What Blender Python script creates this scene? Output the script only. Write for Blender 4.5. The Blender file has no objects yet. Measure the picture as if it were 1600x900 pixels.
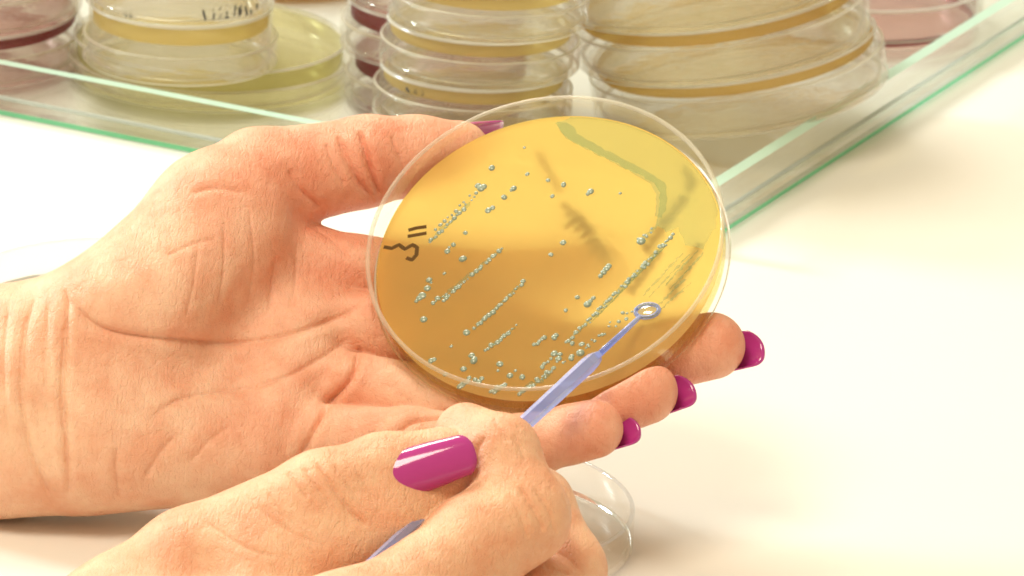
import bpy, math, random
import numpy as np
from mathutils import Matrix, Vector

rng = random.Random(7)
S = bpy.context.scene

# ------------------------------------------------------------------ camera
FPX, DIST, TABLE_H = 8000.0, 1268.0, 60.0          # focal length in px, mm to the dish, mm of dish axis above table
PITCH, ROLL = math.radians(19.0), math.radians(2.8)
Rv, Uv, Bv = np.array([1., 0, 0]), np.array([0, math.sin(PITCH), math.cos(PITCH)]), np.array([0, -math.cos(PITCH), math.sin(PITCH)])
CX = math.cos(ROLL) * Rv + math.sin(ROLL) * Uv
CY = -math.sin(ROLL) * Rv + math.cos(ROLL) * Uv
CZ = Bv
CAMPOS = np.array([0, 0, TABLE_H]) + CZ * DIST       # mm, table top is z = 0
cam = bpy.data.cameras.new('camera')
cam.sensor_width = 36.0
cam.lens = FPX / 1600.0 * 36.0
cam.clip_start, cam.clip_end = 0.05, 30.0
camo = bpy.data.objects.new('camera', cam)
S.collection.objects.link(camo)
M4 = np.eye(4); M4[:3, 0], M4[:3, 1], M4[:3, 2], M4[:3, 3] = CX, CY, CZ, CAMPOS * .001
camo.matrix_world = Matrix(M4.tolist())
cam.dof.use_dof = True
cam.dof.focus_distance = (DIST - 10) * .001
cam.dof.aperture_fstop = 48
S.camera = camo

# ------------------------------------------------------------------ light
W = bpy.data.worlds.new('World'); S.world = W; W.use_nodes = True
W.node_tree.nodes['Background'].inputs[0].default_value = (1.0, .85, .57, 1)
W.node_tree.nodes['Background'].inputs[1].default_value = .58

def area(name, pos, target, size, power, col):
    l = bpy.data.lights.new(name, 'AREA'); l.shape = 'RECTANGLE'; l.size, l.size_y = size
    l.energy = power; l.color = col
    o = bpy.data.objects.new(name, l); S.collection.objects.link(o)
    o.location = pos
    o.rotation_euler = (Vector(target) - Vector(pos)).to_track_quat('-Z', 'Y').to_euler()
    return o
area('window_light', (-1.50, .85, .78), (0, .1, .02), (.28, .28), 25, (.82, .97, 1.0))
area('stack_fill_light', (-.26, .56, .80), (.0, .22, .03), (.30, .30), 6, (1.0, .93, .80))  # made-up light over the tray, added to brighten the dish stacks
area('ceiling_lamp', (-.38, -.50, 1.30), (0, .0, .03), (.55, .45), 13, (1.0, .87, .69))
S.view_settings.view_transform = 'Standard'
S.view_settings.look = 'None'
S.view_settings.exposure = 0.03
S.view_settings.gamma = 1.0
S.cycles.transparent_max_bounces = 40
S.cycles.max_bounces = 12
S.cycles.diffuse_bounces = 4
S.cycles.glossy_bounces = 6
S.cycles.transmission_bounces = 6
S.cycles.use_adaptive_sampling = True
S.cycles.adaptive_threshold = .04
S.cycles.filter_width = 1.7
S.cycles.caustics_reflective = False
S.cycles.caustics_refractive = False
S.cycles.sample_clamp_indirect = 6.0

# ------------------------------------------------------------------ coordinates
def P(px, py, z):                                     # photo pixel + mm towards the lens -> lens-frame mm
    s = (DIST - z) / FPX
    return np.array([(px - 800) * s, (450 - py) * s, z])
def to_world(v):                                      # lens-frame mm -> world metres
    v = np.atleast_2d(np.asarray(v, float))
    return ((v[:, :1] * CX + v[:, 1:2] * CY + (v[:, 2:3] - DIST) * CZ) + CAMPOS) * .001
def dir_world(v):
    return v[0] * CX + v[1] * CY + v[2] * CZ
def T(px, py, h=0.0):                                 # photo pixel -> world metres on the level h mm above the table
    d = (px - 800) / FPX * CX + (450 - py) / FPX * CY - CZ
    t = (h - CAMPOS[2]) / d[2]
    return (CAMPOS + t * d) * .001
def frame(axis, hint):                                # rotation with local z = axis
    z = np.array(axis, float); z /= np.linalg.norm(z)
    x = np.array(hint, float); x -= z * x.dot(z); x /= np.linalg.norm(x)
    return np.stack([x, np.cross(z, x), z], 1)
def mat4(R, loc):
    m = np.eye(4); m[:3, :3] = R; m[:3, 3] = loc
    return Matrix(m.tolist())

# ------------------------------------------------------------------ materials
def material(name):
    m = bpy.data.materials.new(name); m.use_nodes = True
    nt = m.node_tree; nt.nodes.clear()
    out = nt.nodes.new('ShaderNodeOutputMaterial')
    return m, nt, out
def N(nt, t, **kw):
    n = nt.nodes.new('ShaderNode' + t)
    for k, v in kw.items():
        if k in n.inputs: n.inputs[k].default_value = v
        else: setattr(n, k, v)
    return n
def principled(name, col, rough=.5, bump=0, bscale=500, var=0, vscale=30, **kw):
    m, nt, out = material(name)
    p = N(nt, 'BsdfPrincipled', Roughness=rough)
    p.inputs['Base Color'].default_value = (*col, 1)
    for k, v in kw.items(): p.inputs[k.replace('_', ' ')].default_value = v
    tc = N(nt, 'TexCoord')
    if var:
        n = N(nt, 'TexNoise', Scale=vscale, Detail=4.0); nt.links.new(tc.outputs['Object'], n.inputs['Vector'])
        mx = N(nt, 'MixRGB', blend_type='MULTIPLY'); mx.inputs[0].default_value = 1
        cr = N(nt, 'ValToRGB'); cr.color_ramp.elements[0].color = (1 - var, 1 - var, 1 - var, 1)
        cr.color_ramp.elements[0].position = .3; cr.color_ramp.elements[1].position = .7
        nt.links.new(n.outputs[0], cr.inputs[0]); nt.links.new(cr.outputs[0], mx.inputs[2])
        mx.inputs[1].default_value = (*col, 1); nt.links.new(mx.outputs[0], p.inputs['Base Color'])
    if bump:
        n = N(nt, 'TexNoise', Scale=bscale, Detail=3.0); nt.links.new(tc.outputs['Object'], n.inputs['Vector'])
        b = N(nt, 'Bump', Strength=bump, Distance=.0005); nt.links.new(n.outputs[0], b.inputs['Height'])
        nt.links.new(b.outputs[0], p.inputs['Normal'])
    nt.links.new(p.outputs[0], out.inputs[0])
    return m
def clear(name, tint, haze=(.9, .9, .88), haze_f=.05, edge=.5, rough=.06, blend=.3, wav=0):
    # thin clear plastic or glass: see-through face on, whiter and mirror-like edge on
    m, nt, out = material(name)
    tr = N(nt, 'BsdfTransparent'); tr.inputs[0].default_value = (*tint, 1)
    gl = N(nt, 'BsdfGlossy', Roughness=rough); gl.inputs[0].default_value = (1, 1, 1, 1)
    df = N(nt, 'BsdfDiffuse'); df.inputs[0].default_value = (*haze, 1)
    tl = N(nt, 'BsdfTranslucent'); tl.inputs[0].default_value = (*haze, 1)
    hz = N(nt, 'MixShader'); hz.inputs[0].default_value = .5
    nt.links.new(df.outputs[0], hz.inputs[1]); nt.links.new(tl.outputs[0], hz.inputs[2])
    lw = N(nt, 'LayerWeight', Blend=blend)
    mu = N(nt, 'Math', operation='MULTIPLY'); mu.inputs[1].default_value = edge
    nt.links.new(lw.outputs['Fresnel'], mu.inputs[0])
    m1 = N(nt, 'MixShader'); m1.inputs[0].default_value = haze_f
    nt.links.new(tr.outputs[0], m1.inputs[1]); nt.links.new(hz.outputs[0], m1.inputs[2])
    m2 = N(nt, 'MixShader')
    nt.links.new(mu.outputs[0], m2.inputs[0]); nt.links.new(m1.outputs[0], m2.inputs[1]); nt.links.new(gl.outputs[0], m2.inputs[2])
    if wav:
        tc = N(nt, 'TexCoord'); n = N(nt, 'TexNoise', Scale=70.0, Detail=3.0)
        mp = N(nt, 'Mapping'); mp.inputs['Scale'].default_value = (1, 1, .25); nt.links.new(tc.outputs['Object'], mp.inputs['Vector'])
        nt.links.new(mp.outputs[0], n.inputs['Vector'])
        b = N(nt, 'Bump', Strength=wav, Distance=.002); nt.links.new(n.outputs[0], b.inputs['Height'])
        for q in (gl, df): nt.links.new(b.outputs[0], q.inputs['Normal'])
    nt.links.new(m2.outputs[0], out.inputs[0])
    return m
def jelly(name, tint, body, body_f, rough=.12, gloss=.25, blur=0):
    # nutrient agar: tinted see-through gel with a scattering body and a wet surface
    m, nt, out = material(name)
    tr = N(nt, 'BsdfTransparent'); tr.inputs[0].default_value = (*tint, 1)
    df = N(nt, 'BsdfDiffuse'); df.inputs[0].default_value = (*body, 1)
    tl = N(nt, 'BsdfTranslucent'); tl.inputs[0].default_value = (*body, 1)
    hz = N(nt, 'MixShader'); hz.inputs[0].default_value = .5
    nt.links.new(df.outputs[0], hz.inputs[1]); nt.links.new(tl.outputs[0], hz.inputs[2])
    m1 = N(nt, 'MixShader'); m1.inputs[0].default_value = body_f
    thru = tr
    if blur:                                           # cloudy gel: most of the view through it is diffused
        rf = N(nt, 'BsdfRefraction', Roughness=blur, IOR=1.4); rf.inputs[0].default_value = (*tint, 1)
        thru = N(nt, 'MixShader'); thru.inputs[0].default_value = .88
        nt.links.new(tr.outputs[0], thru.inputs[1]); nt.links.new(rf.outputs[0], thru.inputs[2])
    nt.links.new(thru.outputs[0], m1.inputs[1]); nt.links.new(hz.outputs[0], m1.inputs[2])
    gl = N(nt, 'BsdfGlossy', Roughness=rough); lw = N(nt, 'LayerWeight', Blend=.3)
    mu = N(nt, 'Math', operation='MULTIPLY'); mu.inputs[1].default_value = gloss
    nt.links.new(lw.outputs['Fresnel'], mu.inputs[0])
    m2 = N(nt, 'MixShader')
    nt.links.new(mu.outputs[0], m2.inputs[0]); nt.links.new(m1.outputs[0], m2.inputs[1]); nt.links.new(gl.outputs[0], m2.inputs[2])
    nt.links.new(m2.outputs[0], out.inputs[0])
    return m

MT = {
    'agar_under': clear('amber_agar_side', (.995, .93, .66), haze=(1, .8, .3), haze_f=.06, edge=.1),
    'table': principled('white_laminate', (.84, .82, .77), .24, bump=.05, bscale=900, var=.02, vscale=8, Specular_IOR_Level=.35),
    'plastic': clear('clear_polystyrene', (.995, .993, .985), haze=(1, .98, .92), haze_f=.07, edge=.5, rough=.03, wav=.25),
    'rim': clear('polystyrene_rim', (.96, .93, .84), haze=(.95, .9, .78), haze_f=.45, edge=.6),
    'edge': clear('painted_edge_glint', (.97, .97, .95), haze=(1, .99, .95), haze_f=.75, edge=.6, rough=.15),  # light caught along the outer bevels, put in as white colour
    'film': clear('wet_film', (.93, .95, 1.0), haze=(.85, .9, 1), haze_f=.12, edge=.9, rough=.05, blend=.5),
    'reflection_white': clear('white_reflection', (.9, .95, .93), haze=(.93, .96, .95), haze_f=.75, edge=.5),  # white colour standing in for a reflection in the glass wall
    'dish': clear('clear_dish_wall', (.985, .98, .965), haze_f=.004, edge=.12, blend=.2, wav=.15),
    'glass': clear('float_glass', (.985, .997, .99), haze_f=.01, edge=.35, blend=.25),
    'glass_edge': clear('green_glass_edge', (.40, .90, .60), haze=(.26, .86, .50), haze_f=.7, edge=.4),
    'glass_top': clear('pale_glass_edge', (.78, .96, .86), haze=(.70, .98, .86), haze_f=.8, edge=.4),
    'agar': jelly('amber_agar', (.998, .80, .32), (1.0, .73, .24), .50, rough=.08, gloss=.35, blur=1.0),
    'agar_yellow': jelly('yellow_agar', (.99, .86, .42), (1.0, .74, .24), .5),
    'agar_orange': jelly('orange_agar', (.97, .74, .28), (1.0, .62, .15), .55),
    'agar_olive': jelly('olive_agar', (.93, .90, .60), (.74, .68, .34), .35),
    'agar_red': jelly('blood_agar', (.55, .10, .10), (.30, .04, .05), .85),
    'agar_brown': jelly('brown_agar', (.6, .35, .12), (.40, .22, .07), .8),
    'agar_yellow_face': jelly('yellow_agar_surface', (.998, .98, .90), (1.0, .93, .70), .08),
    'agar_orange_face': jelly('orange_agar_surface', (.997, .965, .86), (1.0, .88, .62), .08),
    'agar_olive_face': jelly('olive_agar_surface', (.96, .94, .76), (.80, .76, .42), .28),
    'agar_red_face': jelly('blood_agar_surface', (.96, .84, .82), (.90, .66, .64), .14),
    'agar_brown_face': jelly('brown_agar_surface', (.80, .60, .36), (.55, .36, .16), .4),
    'colony': principled('grey_green_colony', (.25, .31, .23), .22, Specular_IOR_Level=.7),
    'smear': jelly('green_bacterial_film', (.95, .98, .88), (.74, .82, .42), .36, gloss=.15),
    'smear_edge': jelly('dense_green_film', (.91, .96, .87), (.50, .66, .46), .27, gloss=.3),
    'ink': principled('marker_ink', (.11, .06, .02), .9, Specular_IOR_Level=.1),
    'print': principled('black_print', (.03, .03, .035), .6),
    'nail': principled('magenta_nail_polish', (.44, .035, .245), .13, Specular_IOR_Level=.3, Coat_Weight=.7, Coat_Roughness=.04),
}
def skin_material():
    m, nt, out = material('skin')
    p = N(nt, 'BsdfPrincipled', Roughness=.46)
    p.inputs['Subsurface Weight'].default_value = .14
    p.inputs['Subsurface Radius'].default_value = (1.0, .36, .18)
    p.inputs['Subsurface Scale'].default_value = .0035
    p.inputs['Specular IOR Level'].default_value = .38
    at = N(nt, 'Attribute'); at.attribute_name = 'tone'
    tc = N(nt, 'TexCoord')
    n1 = N(nt, 'TexNoise', Scale=95.0, Detail=5.0, Roughness=.6); nt.links.new(tc.outputs['Object'], n1.inputs['Vector'])
    cr = N(nt, 'ValToRGB'); e = cr.color_ramp.elements
    e[0].position, e[0].color = .36, (.93, .72, .66, 1); e[1].position, e[1].color = .66, (1.03, 1.03, 1.03, 1)
    nt.links.new(n1.outputs[0], cr.inputs[0])
    mx = N(nt, 'MixRGB', blend_type='MULTIPLY'); mx.inputs[0].default_value = 1
    nt.links.new(at.outputs['Color'], mx.inputs[1]); nt.links.new(cr.outputs[0], mx.inputs[2])
    nt.links.new(mx.outputs[0], p.inputs['Base Color'])
    v = N(nt, 'TexVoronoi', Scale=1500.0); v.feature = 'DISTANCE_TO_EDGE'; nt.links.new(tc.outputs['Object'], v.inputs['Vector'])
    v2 = N(nt, 'MapRange'); v2.inputs[2].default_value = .35; nt.links.new(v.outputs['Distance'], v2.inputs[0])
    mp = N(nt, 'Mapping'); mp.inputs['Scale'].default_value = (1.0, .28, .28); nt.links.new(tc.outputs['Object'], mp.inputs['Vector'])
    n2 = N(nt, 'TexNoise', Scale=1100.0, Detail=4.0, Roughness=.65); nt.links.new(mp.outputs[0], n2.inputs['Vector'])
    n3 = N(nt, 'TexNoise', Scale=260.0, Detail=3.0); nt.links.new(tc.outputs['Object'], n3.inputs['Vector'])
    m3 = N(nt, 'Mapping'); m3.inputs['Scale'].default_value = (1.0, .55, .55); m3.inputs['Rotation'].default_value = (.3, .5, .6); nt.links.new(tc.outputs['Object'], m3.inputs['Vector'])
    nw = N(nt, 'TexNoise', Scale=300.0, Detail=2.0); nt.links.new(m3.outputs[0], nw.inputs['Vector'])
    ad = N(nt, 'VectorMath', operation='MULTIPLY_ADD'); ad.inputs[1].default_value = (.0035,) * 3
    nt.links.new(nw.outputs['Color'], ad.inputs[0]); nt.links.new(m3.outputs[0], ad.inputs[2])
    v3 = N(nt, 'TexVoronoi', Scale=420.0); v3.feature = 'DISTANCE_TO_EDGE'; nt.links.new(ad.outputs[0], v3.inputs['Vector'])
    v4 = N(nt, 'MapRange'); v4.inputs[2].default_value = .12; nt.links.new(v3.outputs['Distance'], v4.inputs[0])
    b0 = N(nt, 'Bump', Strength=.22, Distance=.0005); nt.links.new(v4.outputs[0], b0.inputs['Height'])
    b1 = N(nt, 'Bump', Strength=.35, Distance=.0003); nt.links.new(v2.outputs[0], b1.inputs['Height']); nt.links.new(b0.outputs[0], b1.inputs['Normal'])
    b2 = N(nt, 'Bump', Strength=.42, Distance=.0008); nt.links.new(n2.outputs[0], b2.inputs['Height']); nt.links.new(b1.outputs[0], b2.inputs['Normal'])
    b3 = N(nt, 'Bump', Strength=.23, Distance=.0014); nt.links.new(n3.outputs[0], b3.inputs['Height']); nt.links.new(b2.outputs[0], b3.inputs['Normal'])
    nt.links.new(b3.outputs[0], p.inputs['Normal'])
    nt.links.new(p.outputs[0], out.inputs[0])
    return m
MT['skin'] = skin_material()
def blue_plastic():
    m, nt, out = material('blue_translucent_plastic')
    p = N(nt, 'BsdfPrincipled', Roughness=.10); p.inputs['Coat Weight'].default_value = .6; p.inputs['Base Color'].default_value = (.50, .58, .96, 1)
    p.inputs['Specular IOR Level'].default_value = .7
    tr = N(nt, 'BsdfTransparent'); tr.inputs[0].default_value = (.62, .72, 1.0, 1)
    lw = N(nt, 'LayerWeight', Blend=.45)
    r = N(nt, 'MapRange'); r.inputs[3].default_value = .10; r.inputs[4].default_value = .95
    nt.links.new(lw.outputs['Facing'], r.inputs[0])
    mx = N(nt, 'MixShader'); nt.links.new(r.outputs[0], mx.inputs[0]); nt.links.new(tr.outputs[0], mx.inputs[1]); nt.links.new(p.outputs[0], mx.inputs[2])
    nt.links.new(mx.outputs[0], out.inputs[0])
    return m
MT['blue'] = blue_plastic()

# ------------------------------------------------------------------ object helpers
def mesh(name, verts, faces, mats, smooth=True, midx=None):
    me = bpy.data.meshes.new(name)
    me.from_pydata([tuple(map(float, v)) for v in verts], [], [tuple(map(int, f)) for f in faces])
    for k in (mats if isinstance(mats, (list, tuple)) else [mats]): me.materials.append(MT[k])
    if midx is not None: me.polygons.foreach_set('material_index', midx)
    me.polygons.foreach_set('use_smooth', [smooth] * len(me.polygons))
    me.update()
    return me
def obj(name, me, parent=None, matrix=None):
    o = bpy.data.objects.new(name, me); S.collection.objects.link(o)
    if parent is not None: o.parent = parent
    if matrix is not None: o.matrix_local = matrix
    return o
def tag(o, label=None, cat=None, group=None, kind=None):
    for k, v in (('label', label), ('category', cat), ('group', group), ('kind', kind)):
        if v: o[k] = v
    return o
def lathe(profile, n=72, closed=True):                # profile: (r, z) in metres; a closed loop of rings
    V, F = [], []
    for r, z in profile:
        for i in range(n):
            a = 2 * math.pi * i / n
            V.append((r * math.cos(a), r * math.sin(a), z))
    m = len(profile)
    for j in range(m if closed else m - 1):
        k = (j + 1) % m
        for i in range(n):
            q = (i + 1) % n
            F.append((j * n + i, j * n + q, k * n + q, k * n + i))
    return V, F
def disc(r, z0, z1, n=72, bev=.0004):                 # solid puck with softened edges
    V, F = lathe([(r - bev, z0), (r, z0 + bev), (r, z1 - bev), (r - bev, z1)], n, False)
    b = len(V); V = V + V[:n] + V[3 * n:4 * n]
    F.append(tuple(range(b, b + n))[::-1]); F.append(tuple(range(b + n, b + 2 * n)))
    return V, F
def cup(R, H, wall, floor, n=72, b0=.0007):           # open dish, floor at z=0
    b = .0004
    V, F = lathe([(R - b0, 0), (R, b0), (R, H - b), (R - b * .8, H), (R - wall + b * .8, H), (R - wall, H - b), (R - wall, floor)], n, False)
    q = len(V); V = V + V[:n] + V[6 * n:7 * n]
    F.append(tuple(range(q, q + n))[::-1]); F.append(tuple(range(q + n, q + 2 * n)))
    mi = [0] * len(F)
    for i in range(len(F) - 2):
        if i // n in (2, 3, 4): mi[i] = 1
        if i // n == 0: mi[i] = 2
    return V, F, mi
def shell(R, H, wall, n=64, b0=.0007):                # thin moulded dish seen from a distance: skin, thick lip, floor
    V, F = lathe([(R - b0, 0), (R, b0), (R, H - .0004), (R - .0003, H), (R - wall + .0003, H), (R - wall, H - .0004), (R - wall, H - .0016)], n, False)
    q = len(V); V = V + V[:n]; F.append(tuple(range(q, q + n))[::-1])
    mi = [(2 if i // n == 0 else 1 if i // n in (2, 3, 4) else 0) for i in range(len(F) - 1)] + [0]
    return V, F, mi
def box(a, b):
    (x0, y0, z0), (x1, y1, z1) = a, b
    V = [(x0, y0, z0), (x1, y0, z0), (x1, y1, z0), (x0, y1, z0), (x0, y0, z1), (x1, y0, z1), (x1, y1, z1), (x0, y1, z1)]
    F = [(3, 2, 1, 0), (4, 5, 6, 7), (0, 1, 5, 4), (1, 2, 6, 5), (2, 3, 7, 6), (3, 0, 4, 7)]
    return V, F
def tube(pts, radii, n=10, cap=True, hint=(0, 0, 1)):
    pts = np.array(pts, float); V, F = [], []
    for i, p in enumerate(pts):
        t = pts[min(i + 1, len(pts) - 1)] - pts[max(i - 1, 0)]; Rm = frame(t, hint if abs(np.dot(t / np.linalg.norm(t), hint)) < .95 else (1, 0, 0))
        for k in range(n):
            a = 2 * math.pi * (k + .5) / n
            V.append(p + radii[i] * (math.cos(a) * Rm[:, 0] + math.sin(a) * Rm[:, 1]))
    for i in range(len(pts) - 1):
        for k in range(n):
            q = (k + 1) % n
            F.append((i * n + k, i * n + q, (i + 1) * n + q, (i + 1) * n + k))
    if cap:
        F.append(tuple(range(n))[::-1]); F.append(tuple(range((len(pts) - 1) * n, len(pts) * n)))
    return V, F
def ribbon(pts, w):                                   # flat pen stroke in the xy plane, slight thickness
    pts = np.array(pts, float); V, F = [], []
    for i, p in enumerate(pts):
        t = pts[min(i + 1, len(pts) - 1)] - pts[max(i - 1, 0)]; t = t[:2] / (np.linalg.norm(t[:2]) + 1e-9)
        nrm = np.array([-t[1], t[0], 0]) * w / 2
        V += [p - nrm, p + nrm]
    for i in range(len(pts) - 1): F.append((2 * i, 2 * i + 2, 2 * i + 3, 2 * i + 1))
    return V, F
def join(parts):
    V, F = [], []
    for v, f in parts:
        b = len(V); V += list(v); F += [tuple(i + b for i in q) for q in f]
    return V, F

# ------------------------------------------------------------------ setting: the table
V, F = box((-2.0, -1.6, -.03), (2.0, 2.4, 0))
tag(obj('table', mesh('table', V, F, 'table', False)), kind='structure')

# ------------------------------------------------------------------ glass tray
TH, TW = .0168, .0042                                 # wall height and glass thickness
c0 = T(1086, 397); a0 = T(0, 184); b0 = T(1600, 63)
ux = (b0 - c0) / np.linalg.norm(b0 - c0); uy = np.cross([0, 0, 1], ux)          # ux along the right-hand wall, uy along the left-hand wall
if uy.dot(a0 - c0) < 0: uy = -uy
LX, LY = .36, .42
Rt = np.stack([ux, uy, [0, 0, 1]], 1)
flip = np.linalg.det(Rt) < 0
tray = obj('glass_tray', None, None, mat4(np.eye(3), c0))
tag(tray, 'shallow clear glass tray with green edges holding the stacks of dishes', 'tray')
def tray_piece(name, a, b):
    V, F = box(a, b); V = [Rt @ np.array(v) for v in V]
    if flip: F = [f[::-1] for f in F]
    mi = []
    d = np.abs(np.array(b) - np.array(a)); thin = int(np.argmin(d))
    for f in F:
        c = np.ptp(np.array([V[i] for i in f]) @ Rt, axis=0); ax = int(np.argmin(c))
        mi.append(0 if ax == thin else (1 if (ax == 2 and min(V[i][2] for i in f) > .01) else (2 if name == 'floor' or ax != 2 else 0)))
    return obj(name, mesh(name, V, F, ['glass', 'glass_top', 'glass_edge'], False, mi), tray)
FZ0, FZ1 = .0004, .0019
tray_piece('floor', (.0003, .0003, FZ0), (LX - .0003, LY - .0003, FZ1))
tray_piece('wall', (0, 0, FZ1 + .0002), (LX, TW, TH))
tray_piece('wall', (0, TW + .0002, FZ1 + .0002), (TW, LY, TH))
tray_piece('wall', (TW + .0002, LY - TW, FZ1 + .0002), (LX, LY, TH))
tray_piece('wall', (LX - TW, TW + .0002, FZ1 + .0002), (LX, LY - TW - .0002, TH))
FLOOR = FZ1 + .0003
for nm, a, b in (('reflection_line', (TW + .0008, TW, 0), (LX - TW, TW, 0)), ('reflection_line', (TW, TW + .0008, 0), (TW, LY - TW, 0))):  # line reflected in the glass wall, modelled as added white rods
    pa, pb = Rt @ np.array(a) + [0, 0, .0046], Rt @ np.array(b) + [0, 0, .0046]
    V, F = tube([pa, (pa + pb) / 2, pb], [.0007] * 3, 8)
    obj(nm, mesh(nm, V, F, 'reflection_white'), tray)

# ------------------------------------------------------------------ stacked dishes (kept lid down, agar up)
_mc = {}
def dish_meshes(R, H, ag, agar_t, lid_h):
    key = (R, H, ag, agar_t, lid_h)
    if key not in _mc:
        V, F, mi = shell(R, lid_h, .0011); lid = mesh('lid', V, F, ['plastic', 'rim', 'edge'], True, mi)
        V, F, mi = shell(R - .0019, H - .0013, .0011)
        V = [(x, y, H - z) for x, y, z in V]; F = [f[::-1] for f in F]
        base = mesh('base', V, F, ['plastic', 'rim', 'edge'], True, mi)
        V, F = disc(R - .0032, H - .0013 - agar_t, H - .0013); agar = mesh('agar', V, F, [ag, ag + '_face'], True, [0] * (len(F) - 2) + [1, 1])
        _mc[key] = (lid, base, agar)
    return _mc[key]
def stacked_dish(matrix, label, R, H, ag, agar_t=.004, lid_h=.0085, group=None, upright=False):
    t = obj('petri_dish', None, None, matrix)
    tag(t, label, 'petri dish', group)
    for nm, me in zip(('lid', 'base', 'agar'), dish_meshes(R, H, ag, agar_t, lid_h)):
        o = obj(nm, me, t)
        if upright:
            o.matrix_local = Matrix.Translation((0, 0, H)) @ Matrix.Rotation(math.pi, 4, 'X')
    return t
def stack(px, py, lift, units, tilt=(0, 0, 0), upright=False, group=None):
    base = T(px, py, lift * 1000)
    R = Matrix.Rotation(tilt[1], 3, 'Y') @ Matrix.Rotation(tilt[0], 3, 'X')
    z = 0; res = []
    for i, (label, rad, H, ag, dx, dy, at, lh) in enumerate(units):
        p = Vector(base) + R @ Vector((dx, dy, z))
        m = Matrix.Translation(p) @ R.to_4x4() @ Matrix.Rotation(rng.uniform(0, 6), 4, 'Z')
        res.append(stacked_dish(m, label, rad, H, ag, at, lh, group, upright)); z += H + .0002
    return res
SM, LG = .0305, .0465
OR = ('lowest', 'second from the bottom', 'third from the bottom', 'fourth from the bottom', 'fifth from the bottom', 'topmost')
mid = [('bottom small clear dish of the middle stack, mostly hidden by the thumb', .0318, .0138, 'agar_yellow', -.001, 0, .0032, .0085),
       ('second dish from the bottom of the middle stack, dark mark on its yellow agar', SM, .0142, 'agar_yellow', -.0005, 0, .0034, .0085),
       ('third dish from the bottom of the middle stack of small yellow dishes', SM, .0145, 'agar_yellow', .001, .0005, .0034, .0088),
       ('fourth dish from the bottom of the middle stack, its top cut by the frame', SM, .0145, 'agar_yellow', .003, 0, .0034, .0088),
       ('topmost dish of the middle stack, above the frame edge', SM, .0145, 'agar_yellow', .002, 0, .0034, .0088)]
mid_res = stack(737, 238, FLOOR, mid, group='small dishes in the middle stack')
right = [('lowest large orange agar dish of the right stack, leaning on the tray wall', LG, .0170, 'agar_orange', .003, 0, .0030, .0125),
         ('second large orange agar dish from the bottom of the right leaning stack', LG, .0170, 'agar_orange', .000, 0, .0034, .0122),
         ('third large orange agar dish from the bottom of the right leaning stack', LG, .0170, 'agar_orange', -.002, 0, .0034, .0122),
         ('fourth large dish of the right leaning stack, with yellow agar', LG, .0170, 'agar_yellow', -.003, 0, .0034, .0122),
         ('highest large dish of the right leaning stack, above the frame', LG, .0170, 'agar_orange', -.003, 0, .0034, .0122)]
stack(1143, 147, .0120, right, tilt=(0, math.radians(-11)), group='large dishes in the right stack')
stack(327, 112, FLOOR, [('wide olive agar dish lying under the small stack at left', .0455, .0125, 'agar_olive', 0, 0, .006, .0070)])
left = [('lower small clear dish standing on the wide olive dish at left', SM, .0185, 'agar_yellow', 0, 0, .0050, .0090),
        ('upper small dish with black print, on the wide olive dish at left', SM - .001, .0185, 'agar_yellow', -.0005, 0, .004, .0120)]
left_res = stack(281, 92, FLOOR + .0128, left, group='small dishes on the olive dish')
red = [('lower blood red agar dish in the stack at the left picture edge', LG, .0165, 'agar_red', 0, 0, .0032, .0100),
       ('second blood red agar dish in the stack at the left picture edge', LG, .0165, 'agar_red', -.001, 0, .0032, .0110),
       ('topmost blood red agar dish in the stack at the left picture edge', LG, .0165, 'agar_red', .001, 0, .0032, .0110)]
stack(-95, 80, FLOOR, red, group='red dishes at the left edge')
red2 = [('lowest dark red agar dish in the stack behind the middle stack', SM, .0160, 'agar_red', 0, 0, .0050, .0085),
        ('second dark red agar dish in the stack behind the middle stack', SM, .0160, 'agar_red', -.002, 0, .0050, .0095),
        ('topmost dark red agar dish in the stack behind the middle stack', SM, .0160, 'agar_red', -.001, 0, .0050, .0095)]
stack(688, 150, FLOOR, red2, group='red dishes behind the middle stack')
stack(1335, 28, FLOOR, [('flat blood red agar dish behind the right leaning stack', .0430, .0150, 'agar_red', 0, 0, .0025, .0115)], upright=True)
stack(430, -55, FLOOR, [('brown agar dish at the top picture edge behind the olive dish', .0440, .0150, 'agar_brown', 0, 0, .0045, .0115)], upright=True)

def on_wall(thing, R, z0, a0_, a1_, hgt, count, mat, name, seed):   # little printed characters round a dish wall
    r = random.Random(seed); parts = []
    for i in range(count):
        a = a0_ + (a1_ - a0_) * i / count; w = (a1_ - a0_) / count * .62
        for _ in range(3):
            pts = [(a + w * r.random(), z0 + hgt * r.random()) for _ in range(2)]
            V = []
            for k in range(2):
                ang, z = pts[k]
                for s in (-1, 1):
                    dz, da = (.00028 * s, .00028 * s / R)
                    V.append(((R + .00015) * math.cos(ang + da), (R + .00015) * math.sin(ang + da), z + dz))
            parts.append((V, [(0, 1, 3, 2)]))
    V, F = join(parts)
    o = obj(name, mesh(name, V, F, mat, False), thing)
    rz = thing.rotation_euler.z
    o.rotation_euler = (0, 0, -rz)
    return o
on_wall(left_res[1], SM - .001, .0020, math.radians(-72), math.radians(-30), .0042, 9, 'print', 'printed_lettering', 3)
on_wall(left_res[1], SM - .001, .0012, math.radians(-122), math.radians(-112), .0018, 2, 'print', 'printed_lettering', 5)

on_wall(mid_res[1], SM - .0019, .0107, math.radians(-134), math.radians(-116), .0016, 3, 'print', 'pen_mark', 9)

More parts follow.
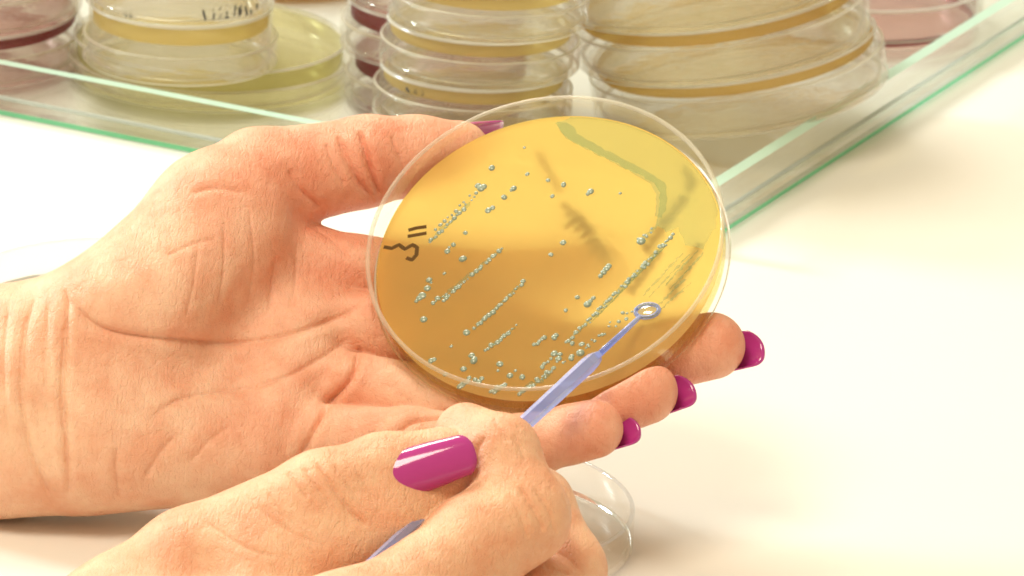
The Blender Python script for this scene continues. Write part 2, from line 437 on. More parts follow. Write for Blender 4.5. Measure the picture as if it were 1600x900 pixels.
# loose clear dish on the table behind the writing hand
V, F, mi = cup(.0455, .0100, .0012, .0011)
lid = obj('dish_lid', mesh('dish_lid', V, F, ['dish', 'film', 'film'], True, mi), None, Matrix.Translation(T(703, 838, .3)))
tag(lid, 'empty clear dish lid lying on the white table below the little finger', 'dish lid')
lid2 = obj('dish_lid', lid.data, None, Matrix.Translation(T(190, 507, .3)))
tag(lid2, 'clear dish lid on the table behind the wrist, only its rim showing', 'dish lid')

# ------------------------------------------------------------------ the held culture dish
tilt = math.radians(37.6)
nd = np.array([-.304 * math.sin(tilt), .953 * math.sin(tilt), math.cos(tilt)]); nd /= np.linalg.norm(nd)
RAD, DH, AG = 45.3, 11.0, 4.0                        # mm: radius, height, agar surface level
rimc = P(850, 374, 0)
dbase = rimc - nd * DH                               # lens-frame centre of the underside
Rd = frame(nd, (1, 0, 0))
Rw = np.stack([dir_world(Rd[:, i]) for i in range(3)], 1)
dish = obj('culture_dish', None, None, mat4(Rw, to_world(dbase)[0]))
tag(dish, 'open culture dish of amber agar with green colonies, held in the open hand', 'culture dish')
V, F, mi = cup(RAD * .001, DH * .001, .0012, .0010, 128)
obj('base', mesh('culture_dish_base', V, F, ['dish', 'rim', 'rim'], True, mi), dish)
V, F = disc((RAD - 1.25) * .001, .00105, AG * .001, 128, .0003)
agar = obj('agar', mesh('culture_agar', V, F, ['agar', 'agar_under'], True, [1] * (len(F) - 1) + [0]), dish)
def on_dish(px, py, level):                           # photo pixel -> dish-local mm on the plane at this level
    d = np.array([(px - 800) / FPX, (450 - py) / FPX, -1.0]); o = np.array([0, 0, DIST])
    c = dbase + nd * level
    t = (c - o).dot(nd) / d.dot(nd)
    q = Rd.T @ (o + d * t - dbase)
    return q[0], q[1]
# colonies, read off the picture (zoom coordinates)
def zc(x, y): return 560 + x / 1.765, 140 + y / 1.765
cols = []
for x, y in [(458,160),(368,216),(466,233),(523,250),(566,262),(535,294),(428,273),(421,278),(402,297),(370,326),(358,333),(640,281),(633,288),(722,286),
             (330,265),(345,268),(338,272),(295,395),(262,428),(250,435),(245,446),(288,467),(237,507),(195,525),(200,532),(190,548),(160,583),(168,575),(176,568),(180,634),
             (565,422),(531,455),(690,487),(684,494),(676,504),(668,514),(604,573),(572,609),(640,583),(632,592),(648,575),(256,708),(200,748),(208,745),(298,670),
             (312,733),(320,742),(318,748),(290,771),(240,785),(390,757),(385,775),(433,775),(418,789),(452,793),(322,800),(332,806),(340,797),(545,678),(540,684),
             (772,412),(780,418),(795,405),(540,728),(552,742),(556,730),(590,700),(612,726),(616,702)]:
    cols.append((*zc(x, y), rng.choice((.45, .62, .7, .8, .88, 1.05))))
def streak(x0, y0, x1, y1, n, jit=3.0, r0=.38, r1=.62):
    for i in range(n):
        t = (i + rng.uniform(-.4, .4)) / max(n - 1, 1)
        cols.append((*zc(x0 + (x1 - x0) * t + rng.gauss(0, jit * .6), y0 + (y1 - y0) * t + rng.gauss(0, jit * .6)), rng.uniform(r0 * .75, r1 * 1.2)))
streak(207, 590, 240, 565, 6, 3); streak(232, 583, 392, 441, 26, 2.4)
streak(320, 656, 395, 590, 12, 2.4); streak(395, 590, 458, 530, 9, 4)
streak(352, 720, 432, 655, 14, 2.6)
streak(197, 418, 290, 330, 13, 2.2, .4, .6); streak(215, 385, 300, 297, 9, 4, .4, .6); streak(290, 325, 330, 285, 5, 5)
streak(572, 700, 870, 398, 40, 2.2, .36, .56); streak(640, 640, 850, 425, 14, 4, .3, .45)
streak(480, 705, 516, 680, 7, 4); streak(625, 715, 680, 668, 8, 5, .35, .5); streak(690, 655, 765, 605, 9, 6, .35, .5)
streak(500, 790, 590, 735, 10, 8, .35, .6); streak(275, 822, 305, 800, 10, 4, .45, .7); streak(365, 834, 402, 815, 10, 4, .45, .7)
streak(440, 838, 530, 785, 16, 5, .45, .7); streak(500, 770, 530, 740, 6, 6, .35, .5)
streak(775, 415, 830, 372, 9, 6, .3, .45); streak(790, 570, 900, 455, 12, 6, .28, .42); streak(850, 540, 950, 440, 14, 9, .26, .4); streak(820, 600, 905, 520, 10, 7, .26, .4); streak(800, 580, 940, 450, 22, 14, .2, .34)
V, F = lathe([(1.0, 0), (.93, .30), (.68, .58), (.30, .74)], 10, False); F.append(tuple(range(30, 40)))
cme = mesh('colony', [(x * .001, y * .001, z * .001) for x, y, z in V], F, 'colony')
ncol = 0
for px, py, r in cols[:380]:
    u, v = on_dish(px, py, AG)
    if u * u + v * v > 43.2 ** 2: continue
    ncol += 1
    if ncol > 298: break
    o = obj('colony', cme, agar)
    o.location = (u * .001, v * .001, AG * .001 - .00002); o.scale = (r * rng.uniform(.85, 1.15), r * rng.uniform(.85, 1.15), r * rng.uniform(.38, .7)); o.rotation_euler = (0, 0, rng.uniform(0, 3))
# bacterial film smeared over the upper right of the agar
def film(name, outline, level, thick, mat):
    pts = [on_dish(*zc(x, y), AG) for x, y in outline]
    q = []
    for i in range(len(pts)):                          # subdivide and roughen the outline
        a, b = np.array(pts[i]), np.array(pts[(i + 1) % len(pts)])
        m = max(1, int(np.linalg.norm(b - a) / 1.2))
        for k in range(m):
            w = a + (b - a) * k / m + np.array([rng.gauss(0, .16), rng.gauss(0, .16)])
            l = np.linalg.norm(w); q.append(w if l < 43.4 else w * 43.4 / l)
    V = [(x * .001, y * .001, level * .001) for x, y in q] + [(x * .001, y * .001, (level + thick) * .001) for x, y in q]
    n = len(q)
    F = [tuple(range(n, 2 * n))] + [(i, (i + 1) % n, n + (i + 1) % n, n + i) for i in range(n)]
    return obj(name, mesh(name, V, F, mat, False), agar)
film('bacterial_film', [(545,92),(560,118),(585,140),(640,168),(700,198),(760,228),(815,258),(832,285),(828,330),(822,372),(850,392),(880,380),(900,430),(950,440),(985,380),(1000,300),(980,230),(930,160),(860,112),(780,82),(690,68),(600,72)], AG + .01, .05, 'smear')
film('film_edge', [(545,90),(556,118),(575,135),(632,166),(695,198),(755,230),(808,262),(822,290),(818,350),(838,354),(852,300),(846,256),(806,232),(750,202),(696,174),(636,142),(606,122),(594,104),(574,94)], AG + .07, .06, 'smear_edge')
def growth(x0, y0, x1, y1, w):
    d = np.array([x1 - x0, y1 - y0], float); L = np.linalg.norm(d); d /= L; nn = np.array([-d[1], d[0]]); up, dn = [], []
    for k in range(int(L / 7) + 1):
        c = np.array([x0, y0]) + d * min(L, k * 7); e = math.sin(math.pi * min(1, max(0, k * 7 / L))) ** .3 + .15
        up.append(tuple(c + nn * w * e * rng.uniform(.5, 1.2))); dn.append(tuple(c - nn * w * e * rng.uniform(.5, 1.2)))
    return film('growth_streak', up + dn[::-1], AG + .004, .05, 'smear_edge')
for g in ((207, 592, 394, 440, 4), (322, 656, 460, 528, 4), (352, 720, 434, 653, 4), (196, 420, 310, 310, 5), (574, 700, 872, 396, 5), (438, 838, 530, 784, 6), (270, 824, 306, 798, 6), (364, 836, 404, 814, 6),
          (785, 568, 900, 446, 2.2), (800, 575, 915, 452, 2), (845, 540, 940, 440, 2.4), (858, 552, 958, 445, 2), (815, 605, 905, 518, 2.2), (828, 612, 918, 530, 1.8), (640, 645, 850, 428, 1.8), (770, 420, 832, 370, 3)):
    growth(*g)
# felt pen marks on the underside, seen through the agar
def pen(strokes, w, level=.0, z=.96):
    parts = []
    for st in strokes:
        p = [np.array(on_dish(*zc(x, y), level)) for x, y in st]; q = []
        p = [v if level else v * min(1, 41.5 / np.linalg.norm(v)) for v in p]
        for i in range(len(p) - 1):
            for k in range(4):
                t = k / 4; q.append((*(np.array(p[i]) * (1 - t) + np.array(p[i + 1]) * t), 0))
        q.append((*p[-1], 0))
        V, F = ribbon([(x * .001, y * .001, z * .001) for x, y, _ in q], w * .001); parts.append((V, F))
    V, F = join(parts)
    return obj('pen_writing', mesh('pen_writing', V, F, 'ink', False), dish)
pen([[(70,434),(92,438),(112,428),(128,440),(150,428),(162,436),(160,456),(148,470),(132,464)], [(138,388),(160,382),(188,378)], [(136,405),(160,401),(188,396)]], 1.05, AG, AG + .04)
r2 = random.Random(11)
def scrawl(x0, y0, x1, y1, n, h):                     # cursive words: joined strokes with gaps between them
    d = np.array([x1 - x0, y1 - y0], float); L = np.linalg.norm(d); d /= L; nn = np.array([-d[1], d[0]]); res, cur = [], []
    for i in range(n):
        a = L * i / n; w = L / n; tall = h * r2.choice((.45, .5, .55, 1.0))
        for f, g in ((0, -.4 * h), (.35, tall), (.55, tall * .7), (.6, -.45 * h), (.9, -.3 * h)):
            cur.append(tuple(np.array([x0, y0]) + d * (a + w * f) + nn * (g + r2.uniform(-.12, .12) * h)))
        if r2.random() < .3 or i == n - 1: res.append(cur); cur = []
    return res
pen(scrawl(938, 215, 912, 295, 3, 20) + scrawl(905, 305, 790, 460, 7, 20), 1.5)
pen(scrawl(945, 435, 860, 590, 8, 18) + scrawl(835, 455, 750, 575, 5, 17), 1.3)
pen(scrawl(500, 185, 560, 300, 6, 10) + scrawl(565, 325, 645, 400, 5, 20) + scrawl(590, 365, 700, 490, 7, 30) + scrawl(600, 350, 690, 470, 6, 26), .75)

# ------------------------------------------------------------------ inoculating loop
tipp = dbase + nd * (AG + .9) + Rd @ np.array([*on_dish(1012, 488, AG), 0])
shaft_far = P(500, 957, 118.0)
sd = shaft_far - tipp; SL = np.linalg.norm(sd); sd /= SL
org = tipp
Rl = frame(sd, (1, 0, 0)); Rlw = np.stack([dir_world(Rl[:, i]) for i in range(3)], 1)
loop = obj('inoculating_loop', None, None, mat4(Rlw, to_world(org)[0]))
tag(loop, 'blue translucent plastic inoculating loop touching the agar', 'loop')
def mmv(V): return [np.array(v) * .001 for v in V]
def px_len(px, py):                                    # mm along the shaft where it crosses this pixel (nearest)
    best = min(np.arange(0, SL, .25), key=lambda s: (lambda q: (800 + q[0] * FPX / (DIST - q[2]) - px) ** 2 + (450 - q[1] * FPX / (DIST - q[2]) - py) ** 2)(tipp + sd * s))
    return float(best)
l_neck = px_len(938, 556); l_ring = 4.6
V, F = tube([(0, 0, z) for z in (l_neck, l_neck + .9, l_neck + 2.6, l_neck + 5.5, SL - 4, SL)], [.9, 1.4, 1.85, 2.1, 1.5, 1.3], 6)
obj('handle', mesh('loop_handle', mmv(V), F, 'blue', False), loop)
V, F = tube([(0, 0, z) for z in (l_ring - 1.2, l_ring + 1, l_neck + .6)], [.55, .62, .85], 10)
obj('neck', mesh('loop_neck', mmv(V), F, 'blue'), loop)
# the ring lies on the agar, in the agar plane
rl = Rl.T @ Rd
pts, rad_ = [], []
back = Rd[:, :2].T @ sd; back /= np.linalg.norm(back)
Vr, Fr = [], []
nn_, mm_ = 36, 8
for i in range(nn_):
    a = 2 * math.pi * i / nn_
    for j in range(mm_):
        b = 2 * math.pi * j / mm_
        loc = np.array([(2.9 + .55 * math.cos(b)) * math.cos(a), (2.0 + .55 * math.cos(b)) * math.sin(a), .55 * math.sin(b) - .25])
        Vr.append(rl @ loc)
for i in range(nn_):
    for j in range(mm_):
        Fr.append((i * mm_ + j, ((i + 1) % nn_) * mm_ + j, ((i + 1) % nn_) * mm_ + (j + 1) % mm_, i * mm_ + (j + 1) % mm_))
obj('ring', mesh('loop_ring', mmv(Vr), Fr, 'blue'), loop)
Vf = [rl @ np.array([2.6 * math.cos(2 * math.pi * i / 36), 1.7 * math.sin(2 * math.pi * i / 36), -.25]) for i in range(36)] + \
     [rl @ np.array([1.6 * math.cos(2 * math.pi * i / 36), 1.0 * math.sin(2 * math.pi * i / 36), .12]) for i in range(36)]
obj('liquid_film', mesh('liquid_film', mmv(Vf), [(i, (i + 1) % 36, 36 + (i + 1) % 36, 36 + i) for i in range(36)] + [tuple(range(36, 72))], 'film'), loop)

# ------------------------------------------------------------------ hands: smooth blended flesh over a posed skeleton
def smin(a, b, k):
    h = np.clip(.5 + .5 * (b - a) / k, 0, 1)
    return b + (a - b) * h - k * h * (1 - h)
def cone(X, a, b, ra, rb, sq=None):
    a, b = np.asarray(a, np.float32), np.asarray(b, np.float32)
    Y = X - a; ab = b - a
    if sq is not None:
        n, s = sq; n = np.asarray(n, np.float32); n = n / np.linalg.norm(n)
        nab = ab - n * ab.dot(n); 
        t = np.clip(Y @ nab / nab.dot(nab), 0, 1)
        Z = Y - t[:, None] * ab
        Z = Z + (Z @ n)[:, None] * n * (1 / s - 1)
        return (np.sqrt((Z * Z).sum(1)) - (ra + (rb - ra) * t)) * (.5 + .5 * s)
    t = np.clip(Y @ ab / ab.dot(ab), 0, 1)
    Z = Y - t[:, None] * ab
    return np.sqrt((Z * Z).sum(1)) - (ra + (rb - ra) * t)
def chain(X, js, k=3.0):
    d = None
    for (p, r), (q, s) in zip(js[:-1], js[1:]):
        c = cone(X, p, q, r, s); d = c if d is None else smin(d, c, k)
    return d
def dish_sdf(X):
    L = (X - dbase.astype(np.float32)) @ Rd.astype(np.float32)
    dr = np.sqrt(L[:, 0] ** 2 + L[:, 1] ** 2) - RAD
    dz = np.abs(L[:, 2] - DH / 2) - DH / 2
    return np.minimum(np.maximum(dr, dz), 0) + np.sqrt(np.maximum(dr, 0) ** 2 + np.maximum(dz, 0) ** 2)
def table_sdf(X):
    up = np.array([CX[2], CY[2], CZ[2]], np.float32)
    return X @ up + np.float32(TABLE_H)

def surface(sdf, lo, hi, h=1.0):
    lo = np.array(lo, np.float32); n = (np.ceil((np.array(hi) - lo) / (h * 4)).astype(int) * 4)
    gx = [lo[i] + h * np.arange(n[i], dtype=np.float32) for i in range(3)]
    cg = np.stack(np.meshgrid(*[g[::4] + 1.5 * h for g in gx], indexing='ij'), -1).reshape(-1, 3)
    dc = sdf(cg).reshape([k // 4 for k in n])
    vol = np.repeat(np.repeat(np.repeat(dc, 4, 0), 4, 1), 4, 2)
    idx = np.argwhere(np.abs(vol) < 5.2 * h)
    pts = lo + idx.astype(np.float32) * h
    vol[idx[:, 0], idx[:, 1], idx[:, 2]] = sdf(pts)
    s = vol < 0
    cnt = np.zeros([k - 1 for k in n], np.int8); 
    for dx in (0, 1):
        for dy in (0, 1):
            for dz in (0, 1):
                cnt += s[dx:n[0] - 1 + dx, dy:n[1] - 1 + dy, dz:n[2] - 1 + dz]
    act = (cnt > 0) & (cnt < 8)
    ci = np.argwhere(act); vid = -np.ones(act.shape, np.int64); vid[act] = np.arange(len(ci))
    acc = np.zeros((len(ci), 3), np.float32); w = np.zeros(len(ci), np.float32)
    C = [(a, b, c) for a in (0, 1) for b in (0, 1) for c in (0, 1)]
    for p in C:
        for ax in range(3):
            if p[ax] == 0:
                q = list(p); q[ax] = 1
                va = vol[ci[:, 0] + p[0], ci[:, 1] + p[1], ci[:, 2] + p[2]]; vb = vol[ci[:, 0] + q[0], ci[:, 1] + q[1], ci[:, 2] + q[2]]
                m = (va < 0) != (vb < 0)
                t = np.where(m, va / np.where(m, va - vb, 1), 0)
                e = np.tile(np.array(p, np.float32), (len(ci), 1)); e[:, ax] = t
                acc += e * m[:, None]; w += m
    V = lo + (ci + acc / w[:, None]) * h
    Fs = []
    for ax in range(3):
        b, c = (ax + 1) % 3, (ax + 2) % 3
        sl = [slice(1, n[i] - 1) for i in range(3)]
        s0 = s[tuple(sl)]; sl[ax] = slice(2, n[ax]); s1 = s[tuple(sl)]
        e = np.argwhere(s0 != s1) + 1
        inside = s[e[:, 0], e[:, 1], e[:, 2]]
        def at(db, dc):
            k = e.copy(); k[:, b] += db; k[:, c] += dc
            return vid[k[:, 0], k[:, 1], k[:, 2]]
        q = np.stack([at(-1, -1), at(0, -1), at(0, 0), at(-1, 0)], 1)
        q[~inside] = q[~inside][:, ::-1]
        Fs.append(q[(q >= 0).all(1)])
    return V, np.concatenate(Fs)
def grad(sdf, V, e=.25):
    g = np.zeros_like(V)
    for i in range(3):
        d = np.zeros(3, np.float32); d[i] = e
        g[:, i] = sdf(V + d) - sdf(V - d)
    return g / (np.linalg.norm(g, axis=1, keepdims=True) + 1e-9)
def settle(sdf, V, it=2):
    for _ in range(it):
        g = grad(sdf, V); V = V - g * np.clip(sdf(V), -.8, .8)[:, None] * .9
    return V
def subdivide(V, F):
    E = np.stack([F, np.roll(F, -1, 1)], 2).reshape(-1, 2); Es = np.sort(E, 1)
    u, inv = np.unique(Es[:, 0] * (len(V) + 1) + Es[:, 1], return_inverse=True)
    a, b = u // (len(V) + 1), u % (len(V) + 1)
    mid_, fc = (V[a] + V[b]) / 2, V[F].mean(1)
    n0, n1 = len(V), len(V) + len(mid_)
    em = inv.reshape(-1, 4) + n0; fi = np.arange(len(F)) + n1
    Q = np.concatenate([np.stack([F[:, i], em[:, i], fi, em[:, (i - 1) % 4]], 1) for i in range(4)])
    return np.concatenate([V, mid_, fc]).astype(np.float32), Q
def project(V):
    s = FPX / (DIST - V[:, 2]); return np.stack([800 + V[:, 0] * s, 450 - V[:, 1] * s], 1)
def crease(V, Nn, lines):                              # folds of the skin; (depth mm, width mm, points)
    px = project(V); D = np.zeros(len(V), np.float32); face = np.clip((Nn[:, 2] - .05) * 3, 0, 1)
    for depth, width, pts in lines:
        wpx = width * 6.4; pts = np.array(pts, float)
        # smooth the polyline
        for _ in range(2):
            q = [pts[0]]
            for i in range(len(pts) - 1): q += [pts[i] * .75 + pts[i + 1] * .25, pts[i] * .25 + pts[i + 1] * .75]
            pts = np.array(q + [pts[-1]])
        lo, hi = pts.min(0) - wpx * 5, pts.max(0) + wpx * 5
        ids = np.where((px > lo).all(1) & (px < hi).all(1))[0]
        if not len(ids): continue
        q = px[ids]; best = np.full(len(ids), 1e9); tt = np.zeros(len(ids)); L = len(pts) - 1
        for i in range(L):
            ab = pts[i + 1] - pts[i]; t = np.clip((q - pts[i]) @ ab / (ab @ ab + 1e-9), 0, 1)
            d = np.linalg.norm(q - pts[i] - t[:, None] * ab, axis=1); m = d < best
            best[m] = d[m]; tt[m] = (i + t[m]) / L
        fade = np.clip(np.minimum(tt, 1 - tt) * 5 + .15, 0, 1)
        g = .8 * np.exp(-(best / (.55 * wpx)) ** 2) + .35 * np.exp(-(best / (1.7 * wpx)) ** 2) - .22 * np.exp(-((best - 2.6 * wpx) / (1.4 * wpx)) ** 2)
        D[ids] += 1.25 * depth * fade * g
    return V - Nn * (D * face)[:, None]
def tones(V, base, spots):
    C = np.tile(np.array(base, np.float32), (len(V), 1))
    for p, r, col, amt in spots:
        w = amt * np.exp(-((V - np.asarray(p, np.float32)) ** 2).sum(1) / r ** 2)
        C = C * (1 - w[:, None]) + np.array(col, np.float32) * w[:, None]
    return C
def build_hand(sdf, lo, hi, lines, base, spots, label, h=1.0):
    V, F = surface(sdf, lo, hi, h)
    V = settle(sdf, V, 2); V, F = subdivide(V, F); V = settle(sdf, V, 1)
    Nn = grad(sdf, V, .4)
    C = tones(V, base, spots)
    V = crease(V, Nn, lines)
    Wv = to_world(V); o0 = Wv[np.argmin(Wv[:, 2])].copy(); 
    me = bpy.data.meshes.new('hand')
    me.vertices.add(len(Wv)); me.vertices.foreach_set('co', (Wv - o0).astype(np.float32).ravel())
    me.loops.add(F.size); me.loops.foreach_set('vertex_index', F.astype(np.int32).ravel())
    me.polygons.add(len(F)); me.polygons.foreach_set('loop_start', np.arange(0, F.size, 4, dtype=np.int32))
    me.polygons.foreach_set('loop_total', np.full(len(F), 4, np.int32))
    me.update(calc_edges=True)
    me.polygons.foreach_set('use_smooth', np.ones(len(F), bool))
    at = me.color_attributes.new('tone', 'FLOAT_COLOR', 'POINT')
    at.data.foreach_set('color', np.c_[C, np.ones(len(C))].astype(np.float32).ravel())
    me.materials.append(MT['skin'])
    o = obj('hand', me, None, Matrix.Translation(o0)); tag(o, label, 'hand')
    return o
def nail(hand, base, along, normal, width, length, arc, bow=.9, label=None, thick=.55, cut=1.6, tip=2.6):
    # curved plate: base = lens-frame point at the cuticle, along = towards the free edge
    Rn = frame(normal, along); a = Rn[:, 0]; c = Rn[:, 1]; n = Rn[:, 2]
    nu, nv = 14, 16; rad = width / 2 / math.sin(arc); V, F = [], []
    for side in (0, 1):
        for i in range(nv + 1):
            v = i / nv
            for j in range(nu + 1):
                u = -1 + 2 * j / nu
                # rounded cuticle, squared-off oval free edge
                s0 = cut * (u * u); s1 = length - tip * abs(u) ** 2.5
                x = s0 + (s1 - s0) * v
                wf = .93 + .07 * math.sin(math.pi * min(1, v * 1.2)) - .10 * v ** 2
                th = u * arc * wf
                edge = thick * (1 if side else 0) * (1 - .55 * (abs(u) ** 6)) * min(1, .35 + 4 * v)
                rr = rad + edge
                V.append(base + a * x + c * rr * math.sin(th) + n * (rr * math.cos(th) - rad) - n * bow * (x / length) ** 2 + n * bow * .6 * (x / length))
    m = (nu + 1) * (nv + 1)
    for i in range(nv):
        for j in range(nu):
            q = (i * (nu + 1) + j, i * (nu + 1) + j + 1, (i + 1) * (nu + 1) + j + 1, (i + 1) * (nu + 1) + j)
            F.append(tuple(k + m for k in q)); F.append(q[::-1])
    for i in range(nv):
        for j in (0, nu):
            p, q = i * (nu + 1) + j, (i + 1) * (nu + 1) + j
            F.append((p, q, q + m, p + m) if j else (q, p, p + m, q + m))
    for j in range(nu):
        for i in (0, nv):
            p, q = i * (nu + 1) + j, i * (nu + 1) + j + 1
            F.append((q, p, p + m, q + m) if i else (p, q, q + m, p + m))
    Wv = to_world(np.array(V)) - np.array(hand.location)
    o = obj('fingernail', mesh('fingernail', Wv, F, 'nail'), hand)
    if label: o['label'] = label
    return o

# ---- the open hand that carries the dish
pn = (-.12, .42, .90)
J = lambda *a: (P(a[0], a[1], a[2]).astype(np.float32), a[3])
Lf = {
    'index': [J(480, 421, -31, 11), J(700, 449, -32, 9.4), J(850, 446, -28, 8.5), J(935, 430, -25, 7.4)],
    'middle': [J(495, 515, -24, 11.3), J(740, 538, -15, 9.7), J(955, 572, -2, 8.7), J(1112, 541, 6, 7.9)],
    'ring': [J(468, 605, -13, 11), J(720, 640, 0, 9.2), J(885, 652, 13, 8.4), J(1008, 613, 18, 7.6)],
    'little': [J(440, 692, -2, 10), J(640, 692, 10, 8.2), J(825, 697, 22, 7.2), J(928, 671, 27, 6.7)],
}
Lt = [J(175, 485, 0, 15), J(335, 335, -17, 14.5), J(405, 281, -28, 12.8), J(575, 250, -38, 10.8), J(650, 244, -43, 9.8), J(716, 238, -46, 8.2)]
def left_sdf(X):
    X = X.astype(np.float32)
    sq = (pn, .66)
    palm = cone(X, P(-330, 690, -30), P(40, 622, -2), 33, 28.5, sq)
    palm = smin(palm, cone(X, P(40, 622, -2), P(130, 604, -2), 28.5, 27.0, sq), 8)
    for a, b, ra, rb in (((130, 520, -8), (470, 425, -31), 13, 12), ((130, 580, -6), (495, 515, -24), 13.5, 12.4),
                         ((130, 650, 0), (468, 605, -13), 13, 12), ((130, 700, 2), (435, 695, -3), 13, 11.2)):
        palm = smin(palm, cone(X, P(*a), P(*b), ra, rb), 9)
    palm = smin(palm, cone(X, P(165, 690, 4), P(390, 706, 2), 15.5, 12), 9)          # heel of the hand
    palm = smin(palm, cone(X, P(440, 640, 0), P(470, 520, -14), 7, 7), 8)              # pads below the fingers
    th = chain(X, Lt[:3], 8)
    th = smin(th, cone(X, P(250, 470, 2), P(380, 370, -14), 13, 10), 8)               # ball of the thumb
    palm = smin(palm, th, 9)
    palm = smin(palm, cone(X, P(390, 340, -24), P(425, 385, -28), 8, 8.5), 5)            # web between thumb and index
    thumb = chain(X, Lt[2:], 4)
    thumb = smin(thumb, cone(X, P(640, 255, -38), P(700, 250, -42), 6.5, 6), 4)
    thumb = smin(thumb, cone(X, P(440, 288, -28), P(560, 262, -36), 10.2, 9.3), 4)
    fing = thumb
    for k, js in Lf.items():
        c = chain(X, js, 4)
        a, b = np.array(js[0][0]), np.array(js[1][0]); m = np.array(pn, np.float32)
        c = smin(c, cone(X, a * .62 + b * .38 + m * 3.6, a * .3 + b * .7 + m * 2.6, 7.6 * js[1][1] / 9.2, 7.2 * js[1][1] / 9.2), 3.5)
        b2, c2 = np.array(js[1][0]), np.array(js[2][0])
        c = smin(c, cone(X, b2 * .7 + c2 * .3 + m * 1.8, b2 * .3 + c2 * .7 + m * 1.8, js[2][1] * .84, js[2][1] * .82), 3)
        p2, p3 = np.array(js[2][0]), np.array(js[3][0])
        c = smin(c, cone(X, p2 * .35 + p3 * .65 + m * 1.2, p3 + m * .6, js[3][1] * .98, js[3][1] * .90), 3)
        fing = smin(fing, c, .9)
    d = smin(palm, fing, 3.2)
    d = -smin(-d, dish_sdf(X) - .25, 2.0)                                                # flesh gives way to the dish
    return -smin(-d, table_sdf(X) - .3, 1.5)
Llines = [
    (.95, .75, [(528, 212), (545, 250), (562, 285), (582, 309)]), (1.15, .8, [(562, 205), (574, 240), (584, 275), (594, 306)]),
    (.45, .6, [(510, 225), (520, 255), (540, 290)]), (.35, .6, [(612, 212), (625, 245), (634, 272)]),
    (.6, .9, [(452, 265), (470, 298), (503, 326)]),
    (.9, 1.0, [(108, 468), (135, 500), (175, 520), (250, 530), (355, 537), (433, 526), (511, 503), (560, 480)]),
    (.55, .9, [(236, 652), (278, 622), (330, 612), (389, 606), (450, 588), (500, 560), (545, 530)]),
    (1.5, .95, [(466, 722), (478, 690), (490, 664), (515, 625), (548, 590), (562, 545)]),
    (.9, .8, [(100, 450), (104, 480), (98, 560), (97, 630), (103, 700), (108, 775)]),
    (.65, .8, [(56, 460), (38, 510), (33, 570), (33, 630), (44, 694), (67, 755), (80, 775)]),
    (.35, .7, [(75, 470), (70, 540), (72, 610)]), (.35, .7, [(15, 470), (5, 540), (5, 620), (15, 690)]),
    (.4, .9, [(183, 700), (181, 735), (187, 775)]), (.35, 1.0, [(228, 745), (245, 715), (275, 680)]), (.3, 1.0, [(300, 720), (325, 690), (360, 665)]),
    (1.0, .8, [(612, 700), (622, 672), (645, 656), (690, 650), (730, 655)]), (.4, .6, [(655, 680), (660, 662)]),
    (.4, .7, [(300, 300), (340, 290), (380, 300)]), (.4, .8, [(432, 400), (425, 450), (420, 490)]), (.3, .7, [(465, 385), (462, 440), (455, 480)]),
    (.25, .7, [(260, 400), (300, 380), (340, 372)]), (.3, .7, [(480, 350), (520, 372), (545, 405)]),
    (.25, .6, [(390, 330), (400, 400), (390, 470)]), (.25, .6, [(350, 350), (352, 420), (340, 490)]), (.2, .6, [(310, 380), (305, 440), (290, 500)]),
]
SK, RED, PALE = (.83, .53, .365), (.83, .375, .25), (.90, .66, .49)
Lspots = [(P(600, 250, -30), 26, RED, .75), (P(470, 290, -15), 26, RED, .6), (P(380, 300, -10), 22, RED, .35), (P(230, 560, 12), 16, RED, .4), (P(400, 640, 8), 16, RED, .45),
          (P(1112, 541, 8), 16, RED, .75), (P(1008, 613, 22), 15, RED, .75), (P(928, 671, 32), 14, RED, .65), (P(470, 420, -20), 24, RED, .45), (P(200, 660, 14), 18, PALE, .5),
          (P(330, 450, 5), 20, PALE, .35), (P(20, 630, 15), 32, (.78, .52, .34), .6), (P(560, 660, 8), 14, (.84, .44, .30), .5), (P(300, 740, 12), 24, (.80, .54, .38), .5)]
lhand = build_hand(left_sdf, (-152, -72, -78), (66, 52, 46), Llines, SK, Lspots, 'open left hand with palm up carrying the amber culture dish', .82)
for k, ln, wd, back in (('middle', 16, 11.6, 4.5), ('ring', 15.5, 11, 4.5), ('little', 13.6, 9.6, 3.6), ('index', 12, 10, 5)):
    p, r = Lf[k][3]; t = np.array(Lf[k][3][0] - Lf[k][2][0], float); t /= np.linalg.norm(t)
    dor = np.array([.42, -.52, -.74]); dor -= t * dor.dot(t); dor /= np.linalg.norm(dor)
    nail(lhand, np.array(p, float) + dor * (r * .88) - t * back, t - dor * .10, dor, wd, ln, 1.22, tip=3.4)
t = np.array(Lt[5][0] - Lt[3][0], float); t /= np.linalg.norm(t)
dor = np.array([-.08, .78, -.62]); dor -= t * dor.dot(t); dor /= np.linalg.norm(dor)
nail(lhand, np.array(Lt[5][0], float) + dor * 7.0 - t * 5.5, t - dor * .06, dor, 12, 19.5, 1.0)

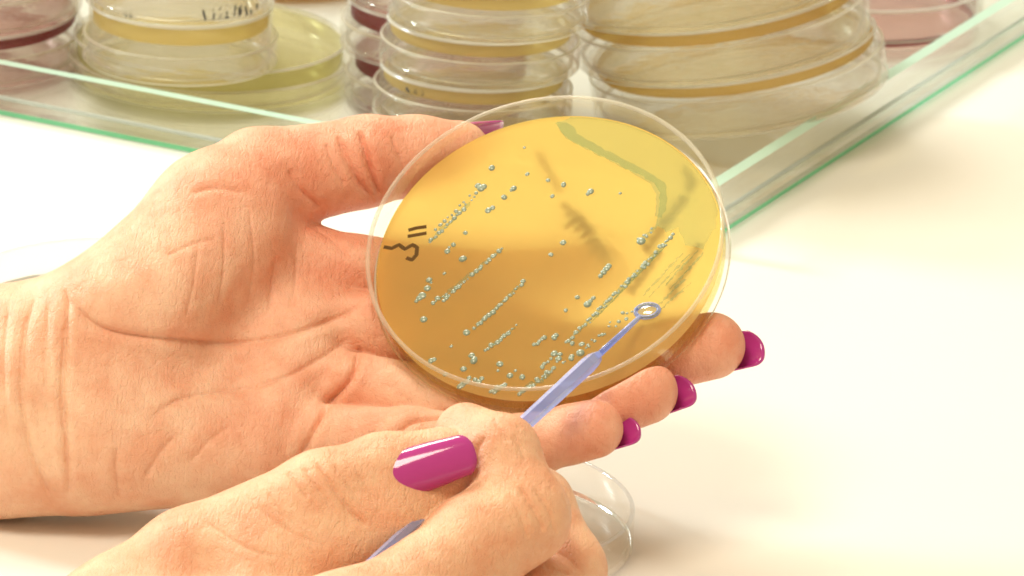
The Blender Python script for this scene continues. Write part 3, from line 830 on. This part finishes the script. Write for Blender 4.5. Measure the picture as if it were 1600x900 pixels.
# ---- the hand that holds the loop
Rt_ = [J(170, 985, 92, 15), J(300, 884, 86, 13.0), J(505, 778, 82, 10.6), J(600, 745, 78, 9.6), J(690, 723, 74, 8.4)]
Ri = [J(545, 1000, 112, 12.5), J(815, 806, 82, 10.6), J(783, 707, 76, 8.6), J(728, 678, 64, 7.4)]
Rm_ = [J(760, 1080, 100, 12), J(880, 890, 60, 9.8), J(838, 790, 52, 8.6), J(770, 735, 46, 7.6)]
def right_sdf(X):
    X = X.astype(np.float32)
    d = chain(X, Rt_, 4)
    d = smin(d, cone(X, P(545, 765, 82), P(640, 742, 77), 7.5, 7.5), 3)
    d = smin(d, cone(X, P(400, 905, 90), P(598, 826, 82), 13, 10.0), 6)
    d = smin(d, cone(X, P(598, 826, 82), P(698, 768, 75), 10.0, 7.8), 5)
    i = chain(X, Ri, 3)
    i = smin(i, cone(X, P(740, 850, 88), P(810, 808, 80), 11.6, 10.2), 4)
    m = chain(X, Rm_, 3)
    hnd = cone(X, P(545, 1000, 112), P(700, 1330, 205), 15, 20)
    hnd = smin(hnd, cone(X, P(200, 985, 95), P(640, 1340, 205), 16, 22), 12)
    hnd = smin(hnd, cone(X, P(760, 1080, 100), P(800, 1330, 200), 14, 20), 10)
    hnd = smin(hnd, cone(X, P(380, 990, 104), P(520, 1030, 116), 11, 13), 10)
    f = smin(smin(d, i, .8), m, .8)
    r = smin(hnd, f, 7)
    return -smin(-r, table_sdf(X) - .3, 1.5)
Rlines = [
    (.5, .8, [(449, 736), (462, 756), (480, 778)]), (.55, .8, [(494, 722), (515, 755), (545, 795), (572, 822)]), (.4, .7, [(475, 730), (492, 760), (515, 790)]),
    (.3, .7, [(520, 725), (540, 752), (560, 775)]), (.25, .7, [(400, 790), (450, 830), (500, 850)]), (.25, .7, [(330, 820), (380, 855), (430, 870)]),
    (.2, .6, [(420, 770), (440, 800), (470, 830)]), (.2, .6, [(560, 740), (575, 765), (590, 785)]),
    (.55, .8, [(812, 760), (838, 800), (850, 830)]), (.45, .8, [(835, 762), (860, 800), (868, 835)]), (.3, .7, [(795, 770), (815, 805), (825, 840)]),
    (.5, .8, [(757, 682), (742, 705), (745, 728)]), (.4, .8, [(800, 680), (815, 700), (822, 720)]), (.25, .7, [(770, 655), (785, 672), (795, 690)]),
    (.3, .6, [(872, 862), (890, 872), (905, 890)]), (.3, .6, [(850, 885), (875, 890), (890, 899)]),
]
SK2 = (.80, .52, .34)
Rspots = [(P(500, 770, 92), 16, (.78, .46, .28), .5), (P(830, 800, 90), 18, (.80, .44, .26), .6), (P(260, 870, 98), 20, (.78, .44, .27), .4), (P(720, 650, 72), 12, (.82, .44, .30), .6),
          (P(640, 800, 80), 16, (.80, .48, .28), .5), (P(900, 880, 68), 16, (.82, .46, .28), .5), (P(680, 850, 98), 24, (.78, .50, .31), .4)]
rhand = build_hand(right_sdf, (-125, -160, 32), (28, -18, 226), Rlines, SK2, Rspots, 'right hand at the picture bottom holding the blue loop like a pencil', .82)
nb, nf = P(592, 751, 88.0), P(741, 707, 83.2)
nail(rhand, nb, nf - nb, np.array([.02, .20, .97]), 10.9, np.linalg.norm(nf - nb), .80, bow=2.0, cut=2.0, thick=.8, tip=2.4)
ti = np.array(Ri[3][0] - Ri[2][0], float); ti /= np.linalg.norm(ti)
di = np.array([-.3, .5, -.8]); di -= ti * di.dot(ti); di /= np.linalg.norm(di)
